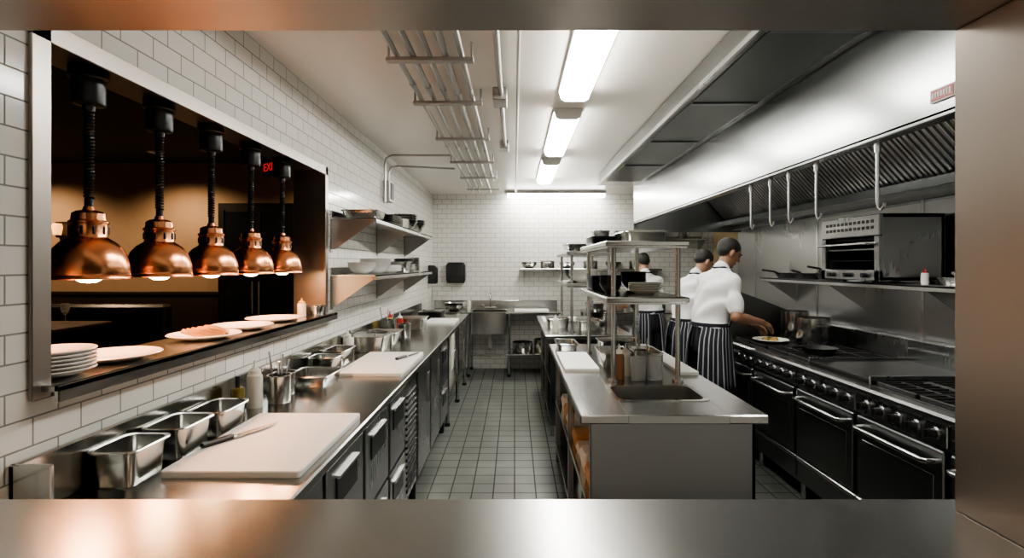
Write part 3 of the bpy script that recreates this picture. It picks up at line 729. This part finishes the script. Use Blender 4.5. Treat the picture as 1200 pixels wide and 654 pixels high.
# ------------------------------------------------------------------ people: one continuous surface from a blended distance field
def surface_nets(phi,lab,org,h):
    s=phi<0
    nx,ny,nz=phi.shape
    c=np.zeros((nx-1,ny-1,nz-1),np.int8)
    for a in(0,1):
        for b_ in(0,1):
            for d in(0,1): c+=s[a:nx-1+a,b_:ny-1+b_,d:nz-1+d]
    act=(c>0)&(c<8); I=np.argwhere(act); idx=-np.ones(act.shape,np.int64); idx[act]=np.arange(len(I))
    acc=np.zeros((len(I),3)); cnt=np.zeros(len(I))
    cor=[(a,b_,d) for a in(0,1) for b_ in(0,1) for d in(0,1)]
    for p in cor:
        for ax in range(3):
            if p[ax]==0:
                q=list(p); q[ax]=1
                v0=phi[I[:,0]+p[0],I[:,1]+p[1],I[:,2]+p[2]]; v1=phi[I[:,0]+q[0],I[:,1]+q[1],I[:,2]+q[2]]
                m=(v0<0)!=(v1<0); t=np.zeros(len(I)); t[m]=v0[m]/(v0[m]-v1[m])
                pos=np.tile(np.array(p,float),(len(I),1)); pos[:,ax]+=t
                acc[m]+=pos[m]; cnt[m]+=1
    V=(I+acc/cnt[:,None])*h+org
    L=lab[I[:,0],I[:,1],I[:,2]]
    F=[];
    for ax in range(3):
        a=[slice(None)]*3; b2=[slice(None)]*3; a[ax]=slice(0,-1); b2[ax]=slice(1,None)
        ch=s[tuple(a)]!=s[tuple(b2)]; E=np.argwhere(ch)
        o1,o2=(ax+1)%3,(ax+2)%3
        dims=act.shape
        ok=(E[:,o1]>0)&(E[:,o2]>0)&(E[:,o1]<dims[o1])&(E[:,o2]<dims[o2]); E=E[ok]
        def cell(d1,d2):
            q=E.copy(); q[:,o1]+=d1; q[:,o2]+=d2; return idx[q[:,0],q[:,1],q[:,2]]
        quad=np.stack([cell(-1,-1),cell(0,-1),cell(0,0),cell(-1,0)],1)
        ins=s[E[:,0],E[:,1],E[:,2]]
        quad[~ins]=quad[~ins][:,::-1]; F.append(quad)
    F=np.concatenate(F); F=F[(F>=0).all(1)]
    return V,F,L
def person(name,loc,heading,h=1.78,lean=.10,headpitch=.5,headyaw=0,handR=None,handL=None,skin='skin',step=.10):
    k=h/1.78
    Mw=Matrix.Translation(loc)@Matrix.Rotation(heading,4,'Z'); Mi=Mw.inverted()
    labs=[skin,'shirt','pants','shoe','hair','eye','lip']; P=[]
    def fold(x,y,z): return .008*np.sin(24*z+13*x+2.4*np.sin(11*y+6*z))+.005*np.sin(32*y+23*z+2*np.sin(17*x))
    def nv(v): return np.array(v,float)
    def limb(p0,p1,r0,r1,lab,fl=1.0,side=None,bulge=0,kk=.012,fd=0):
        p0=nv(p0);p1=nv(p1); d=p1-p0; L2=float(d@d); sd=None
        if side is not None:
            sd=nv(side); sd=sd-d*(sd@d)/L2; sd/=np.linalg.norm(sd)
        R=max(r0,r1)*max(fl,1)+bulge+.01
        def f(x,y,z):
            t=np.clip(((x-p0[0])*d[0]+(y-p0[1])*d[1]+(z-p0[2])*d[2])/L2,0,1)
            qx,qy,qz=x-p0[0]-t*d[0],y-p0[1]-t*d[1],z-p0[2]-t*d[2]
            q2=qx*qx+qy*qy+qz*qz
            if sd is not None:
                sc=qx*sd[0]+qy*sd[1]+qz*sd[2]; q2=q2-sc*sc*(1-1/fl**2)
            r=np.sqrt(q2)-(r0+(r1-r0)*t)-bulge*np.sin(pi*t)
            return r+fd*fold(x,y,z) if fd else r
        P.append((np.minimum(p0,p1)-R,np.maximum(p0,p1)+R,f,lab,kk))
    def ell(c,r3,lab,R=None,kk=.008):
        c=nv(c); r=nv(r3); Rm=np.array(R) if R is not None else np.eye(3)
        rm=float(r.max())+.01
        def f(x,y,z):
            dx,dy,dz=x-c[0],y-c[1],z-c[2]
            q=[Rm[0,i]*dx+Rm[1,i]*dy+Rm[2,i]*dz for i in range(3)]
            k0=np.sqrt(sum((q[i]/r[i])**2 for i in range(3))); k1=np.sqrt(sum((q[i]/r[i]**2)**2 for i in range(3)))+1e-6
            return k0*(k0-1)/k1
        P.append((c-rm,c+rm,f,lab,kk))
    def V(x,y,z): return Vector((x,y,z))*k
    def cx(z): return lean*max(0,(z-.95)/.55)**1.2
    secs=[(.84,.10,.150),(.90,.118,.168),(.96,.122,.172),(1.05,.118,.162),(1.12,.118,.158),(1.20,.122,.164),(1.29,.126,.174),(1.37,.124,.180),(1.43,.108,.174),(1.475,.086,.145),(1.51,.060,.088),(1.535,.054,.064)]
    ZS=nv([s[0] for s in secs])*k; DS=nv([s[1] for s in secs])*k; WS=nv([s[2] for s in secs])*k
    def torso(zlo,zhi,lab,grow,fd):
        def f(x,y,z):
            d=np.interp(z,ZS,DS)+grow; w=np.interp(z,ZS,WS)+grow
            c=lean*k*np.maximum(0,(z/k-.95)/.55)**1.2
            r=(np.sqrt(((x-c)/d)**2+(y/w)**2)-1)*np.minimum(d,w)+fd*fold(x,y,z)
            return np.maximum(r,np.maximum(zlo*k-z,z-zhi*k))
        P.append((nv([-.22,-.26,zlo-.02])*k,nv([.22+lean,.26,zhi+.02])*k,f,lab,.012))
    torso(.85,1.09,'pants',0,.3); torso(1.06,1.535,'shirt',.008,1)
    nb=V(cx(1.5),0,1.50); hc=V(cx(1.6)+.045+.03*headpitch,0,1.675-.02*headpitch)
    for s in(-1,1):
        limb(V(cx(1.5),s*.05,1.49),V(cx(1.45),s*.14,1.452),.043*k,.050*k,'shirt',kk=.04)
    limb(nb+V(-.004,0,.0),nb+V(.012,0,.042),.066*k,.061*k,'shirt',kk=.01)
    limb(nb,hc+V(-.03,0,-.06),.054*k,.051*k,skin,kk=.003)
    RH=Matrix.Rotation(headyaw,3,'Z')@Matrix.Rotation(headpitch,3,'Y')
    def H(x,y,z): return hc+RH@V(x,y,z)
    def he(c,r,lab,kk=.010): ell(H(*c),[q*k for q in r],lab,RH,kk)
    he((0,0,.025),(.094,.075,.092),skin,.006); he((.024,0,-.045),(.062,.054,.060),skin,.02); he((.062,0,-.088),(.022,.024,.020),skin,.014)
    for s in(-1,1): he((.052,s*.030,-.022),(.034,.026,.030),skin,.014)
    he((.078,0,.026),(.020,.045,.012),skin,.012)
    limb(H(.088,0,.016),H(.110,0,-.020),.008*k,.012*k,skin,kk=.008)
    for s in(-1,1): he((.100,s*.012,-.024),(.010,.008,.008),skin,.005)
    he((.084,0,-.052),(.013,.024,.006),'lip',.003); he((.082,0,-.061),(.012,.021,.007),'lip',.003)
    for s in(-1,1):
        he((.084,s*.030,.006),(.011,.013,.007),'eye',.002); he((.090,s*.032,.026),(.010,.022,.004),'hair',.003)
        he((-.004,s*.077,-.008),(.019,.009,.031),skin,.006); he((-.006,s*.083,-.004),(.014,.006,.026),skin,.003)
    he((-.016,0,.042),(.100,.083,.089),'hair',.004); he((-.045,0,.008),(.060,.075,.058),'hair',.008)
    for s in(-1,1):
        hip=V(0,s*.092,.90); kn=V(.02+step*s*.5,s*.10,.50); an=V(-.03+step*s,s*.105,.10)
        limb(hip,kn,.092*k,.066*k,'pants',kk=.02,fd=.8); limb(kn,an,.066*k,.056*k,'pants',bulge=.006*k,fd=.8)
        limb(an,an+V(0,0,-.045),.042*k,.042*k,'shoe',kk=.006)
        limb(an+V(-.045,0,-.058),an+V(.15,0,-.064),.040*k,.034*k,'shoe',fl=1.15,side=(0,1,0),kk=.01)
    for s,t in((-1,handR),(1,handL)):
        sh=V(cx(1.43),s*.165,1.43)
        t=Mi@Vector(t); l1,l2=.295*k,.255*k
        dv=t-sh; dist=min(dv.length,(l1+l2)*.985); dn=dv.normalized(); t=sh+dn*dist
        a=(l1*l1-l2*l2+dist*dist)/(2*dist); hh=math.sqrt(max(1e-6,l1*l1-a*a))
        pole=Vector((-.35,s*.35,-1)); pole=(pole-dn*pole.dot(dn)).normalized()
        el=sh+dn*a+pole*hh
        ell(sh,(.060*k,.056*k,.060*k),'shirt',kk=.04)
        limb(sh,sh+(el-sh)*.80,.057*k,.058*k,'shirt',kk=.02,fd=.8); limb(sh+(el-sh)*.5,el,.045*k,.042*k,skin,kk=.002)
        limb(el,el+(t-el)*.45,.042*k,.040*k,skin,bulge=.002*k); limb(el+(t-el)*.40,t,.040*k,.026*k,skin)
        d=(t-el).normalized(); up=Vector((0,0,1)); nn=-(up-d*up.dot(d)).normalized(); nn=(nn+Vector((0,-s*.55,0))).normalized(); nn=(nn-d*nn.dot(d)).normalized(); sd=d.cross(nn)
        if sd.y*s>0: sd=-sd
        d2=(d+nn*.15).normalized(); Rm=Matrix((d2,d2.cross(nn).normalized(),nn)).transposed()
        ell(t+d2*.048*k,(.050*k,.040*k,.016*k),skin,Rm,.006); limb(t,t+d2*.03*k,.023*k,.021*k,skin,fl=1.25,side=sd,kk=.01)
        for i,ln in enumerate((.072,.080,.074,.058)):
            p=t+d2*.075*k+sd*(.031-.021*i)*k; ang=.25+.05*i
            for ph,fr in enumerate((.45,.32,.26)):
                dd=(d2*math.cos(ang)+nn*math.sin(ang)+sd*(.06-.04*i)).normalized(); q=p+dd*ln*fr*k*1.15
                limb(p,q,(.0088-.0007*ph)*k,(.0082-.0007*ph)*k,skin,kk=.0025); p=q; ang+=.42
        p=t+d2*.022*k+sd*.028*k; dd=(d2*.65+sd*.65+nn*.35).normalized(); q=p+dd*.042*k; limb(p,q,.013*k,.0105*k,skin,kk=.004)
        dd=(d2*.9+sd*.15+nn*.4).normalized(); limb(q,q+dd*.032*k,.0105*k,.009*k,skin,kk=.002)
    hgrid=.005
    lo=np.min([p[0] for p in P],0)-.03; hi=np.max([p[1] for p in P],0)+.03
    n=np.ceil((hi-lo)/hgrid).astype(int)+1
    phi=np.full(n,.06,np.float32); best=np.full(n,.06,np.float32); lab=np.zeros(n,np.int8)
    ax=[lo[i]+np.arange(n[i])*hgrid for i in range(3)]
    for (a,c,f,l,kk) in P:
        i0=np.maximum(0,((a-.03-lo)/hgrid).astype(int)); i1=np.minimum(n,((c+.03-lo)/hgrid).astype(int)+2)
        sl=tuple(slice(i0[i],i1[i]) for i in range(3))
        X,Y,Z=np.meshgrid(ax[0][sl[0]],ax[1][sl[1]],ax[2][sl[2]],indexing='ij',sparse=True)
        d=f(X,Y,Z).astype(np.float32)
        ph=phi[sl]; hh=np.clip(.5+.5*(ph-d)/kk,0,1); phi[sl]=ph*(1-hh)+d*hh-kk*hh*(1-hh)
        bs=best[sl]; m=d<bs; bs[m]=d[m]; lb=lab[sl]; lb[m]=labs.index(l)
    Vv,Ff,Ll=surface_nets(phi,lab,lo,hgrid)
    me=D.meshes.new(name+'_body'); me.vertices.add(len(Vv)); me.vertices.foreach_set('co',Vv.astype(np.float32).ravel())
    me.loops.add(Ff.size); me.loops.foreach_set('vertex_index',Ff.astype(np.int32).ravel())
    me.polygons.add(len(Ff)); me.polygons.foreach_set('loop_start',np.arange(0,Ff.size,4,dtype=np.int32))
    for l in labs: me.materials.append(M[l])
    me.polygons.foreach_set('material_index',Ll[Ff[:,0]].astype(np.int32))
    me.polygons.foreach_set('use_smooth',np.ones(len(Ff),bool)); me.update(calc_edges=True); me.validate()
    root=D.objects.new(name,None); root.matrix_world=Mw; scn.collection.objects.link(root)
    bo=D.objects.new('body',me); scn.collection.objects.link(bo); bo.parent=root
    b=B(); n=112
    zs=[1.085,1.04,.98,.92,.85,.78,.71,.64,.58]
    vs=[]
    a0=math.radians(-162); a1=math.radians(162)
    for r,z in enumerate(zs):
        fl=r/(len(zs)-1)
        for i in range(n+1):
            a=a0+(a1-a0)*i/n; fo=.012*fl*math.sin(a*7+1)+.007*fl*math.sin(a*13)
            g=.012*min(1,fl*4)
            dx,wy=.128+g+.045*fl+fo,.174+g+.035*fl+fo
            vs.append(V(cx(z)+dx*math.cos(a)+(.01 if fl else 0),wy*math.sin(a),z))
    nb_=n+1
    for lb,sel in(('apron',lambda i:i%4!=0),('stripe',lambda i:i%4==0)):
        b.add(vs,[(r*nb_+i,r*nb_+i+1,(r+1)*nb_+i+1,(r+1)*nb_+i) for r in range(len(zs)-1) for i in range(n) if sel(i)],lb)
    zs2=[1.085,1.15,1.22,1.29,1.36,1.41]; vs=[]; nb2=29
    for r,z in enumerate(zs2):
        half=math.radians(80-r*8); d_=float(np.interp(z*k,ZS,DS))/k; w_=float(np.interp(z*k,ZS,WS))/k
        for i in range(nb2):
            a=-half+2*half*i/(nb2-1); vs.append(V(cx(z)+(d_+.024)*math.cos(a),(w_+.024)*math.sin(a),z))
    for lb,sel in(('apron',lambda i:i%4!=0),('stripe',lambda i:i%4==0)):
        b.add(vs,[(r*nb2+i,r*nb2+i+1,(r+1)*nb2+i+1,(r+1)*nb2+i) for r in range(len(zs2)-1) for i in range(nb2-1) if sel(i)],lb)
    for dz in(0,.009,.018):
        b.path([V(cx(1.08)+.131*math.cos(a),.176*math.sin(a),1.072+dz) for a in [2*pi*i/40 for i in range(41)]],.005*k,'apron',8)
    for s in(-1,1): b.path([V(cx(1.08)-.132,s*.01,1.075),V(cx(1.08)-.145,s*.03,1.0),V(cx(1.08)-.150,s*.045,.90)],.005*k,'apron',6)
    c0=cx(1.52); ch=cx(1.41)+float(np.interp(1.41*k,ZS,DS))/k+.022
    b.path([V(ch-.012,-.085,1.41),V(c0+.085,-.078,1.47),V(c0+.04,-.076,1.52),V(c0-.02,-.068,1.548),V(c0-.065,0,1.545),V(c0-.02,.068,1.548),V(c0+.04,.076,1.52),V(c0+.085,.078,1.47),V(ch-.012,.085,1.41)],.007*k,'apron',6)
    ap=b.finish('apron',sharp=60,recalc=True,origin=(0,0,0)); ap.parent=root
    so=ap.modifiers.new('t','SOLIDIFY'); so.thickness=.004; so.offset=0
    return root
person('line_cook',(1.64,4.35,0),math.radians(20),h=1.82,lean=.13,headpitch=.45,headyaw=-.25,handR=(2.03,4.20,1.13),handL=(2.08,4.50,1.10),skin='skin')
person('line_cook',(1.68,5.12,0),math.radians(12),h=1.75,lean=.14,headpitch=.6,headyaw=.1,handR=(2.0,4.99,1.14),handL=(2.01,5.24,1.14),skin='skin2',step=-.08)
person('line_cook',(1.60,6.05,0),math.radians(105),h=1.74,lean=.10,headpitch=.5,headyaw=.2,handR=(1.42,6.48,1.12),handL=(1.26,6.35,1.12),skin='skin2')
plate(2.13,4.26,.966,.14,food='mix')

def spot(name,loc,e,col,size=1.2,rad=.06):
    l=D.lights.new(name,'SPOT'); l.energy=e; l.color=col; l.spot_size=size; l.spot_blend=.7; l.shadow_soft_size=rad
    o=D.objects.new(name,l); o.location=loc; scn.collection.objects.link(o); return o
def added_can(x,y,z,e,col):
    b=B(); b.lathe((x,y,z),[(.085,0),(.085,-.012),(.065,-.012),(.05,.0)],'housing',24); b.finish('added_downlight')
    spot('added_downlight_lamp',(x,y,z-.03),e,col,2.5)
added_can(-.7,.35,ZC,24,(1,.72,.48)); added_can(.6,.35,ZC,28,(1,.74,.52)); added_can(0,-1.2,ZC,50,(1,.8,.6))  # added, out-of-view lamps that warm the counter and brighten the guest side
added_can(-2.3,5.85,2.9,60,(1,.68,.42)); added_can(-4.1,5.85,2.9,110,(1,.68,.42)); added_can(-5.9,5.85,2.9,110,(1,.68,.42))  # lamps added to wash the dim dining wall with light
w=D.worlds.new('World'); scn.world=w; w.use_nodes=True; w.node_tree.nodes['Background'].inputs[0].default_value=(.5,.55,.6,1); w.node_tree.nodes['Background'].inputs[1].default_value=.05
try: scn.view_settings.look='AgX - Medium High Contrast'
except Exception as e: print(e)
# ------------------------------------------------------------------ camera
c=D.cameras.new('camera'); c.lens=18; c.sensor_width=36; c.shift_x=-.0025; c.shift_y=-16/1200; c.clip_start=.02
co=D.objects.new('camera',c); co.location=(0,0,1.6); co.rotation_euler=(pi/2,0,0); scn.collection.objects.link(co); scn.camera=co
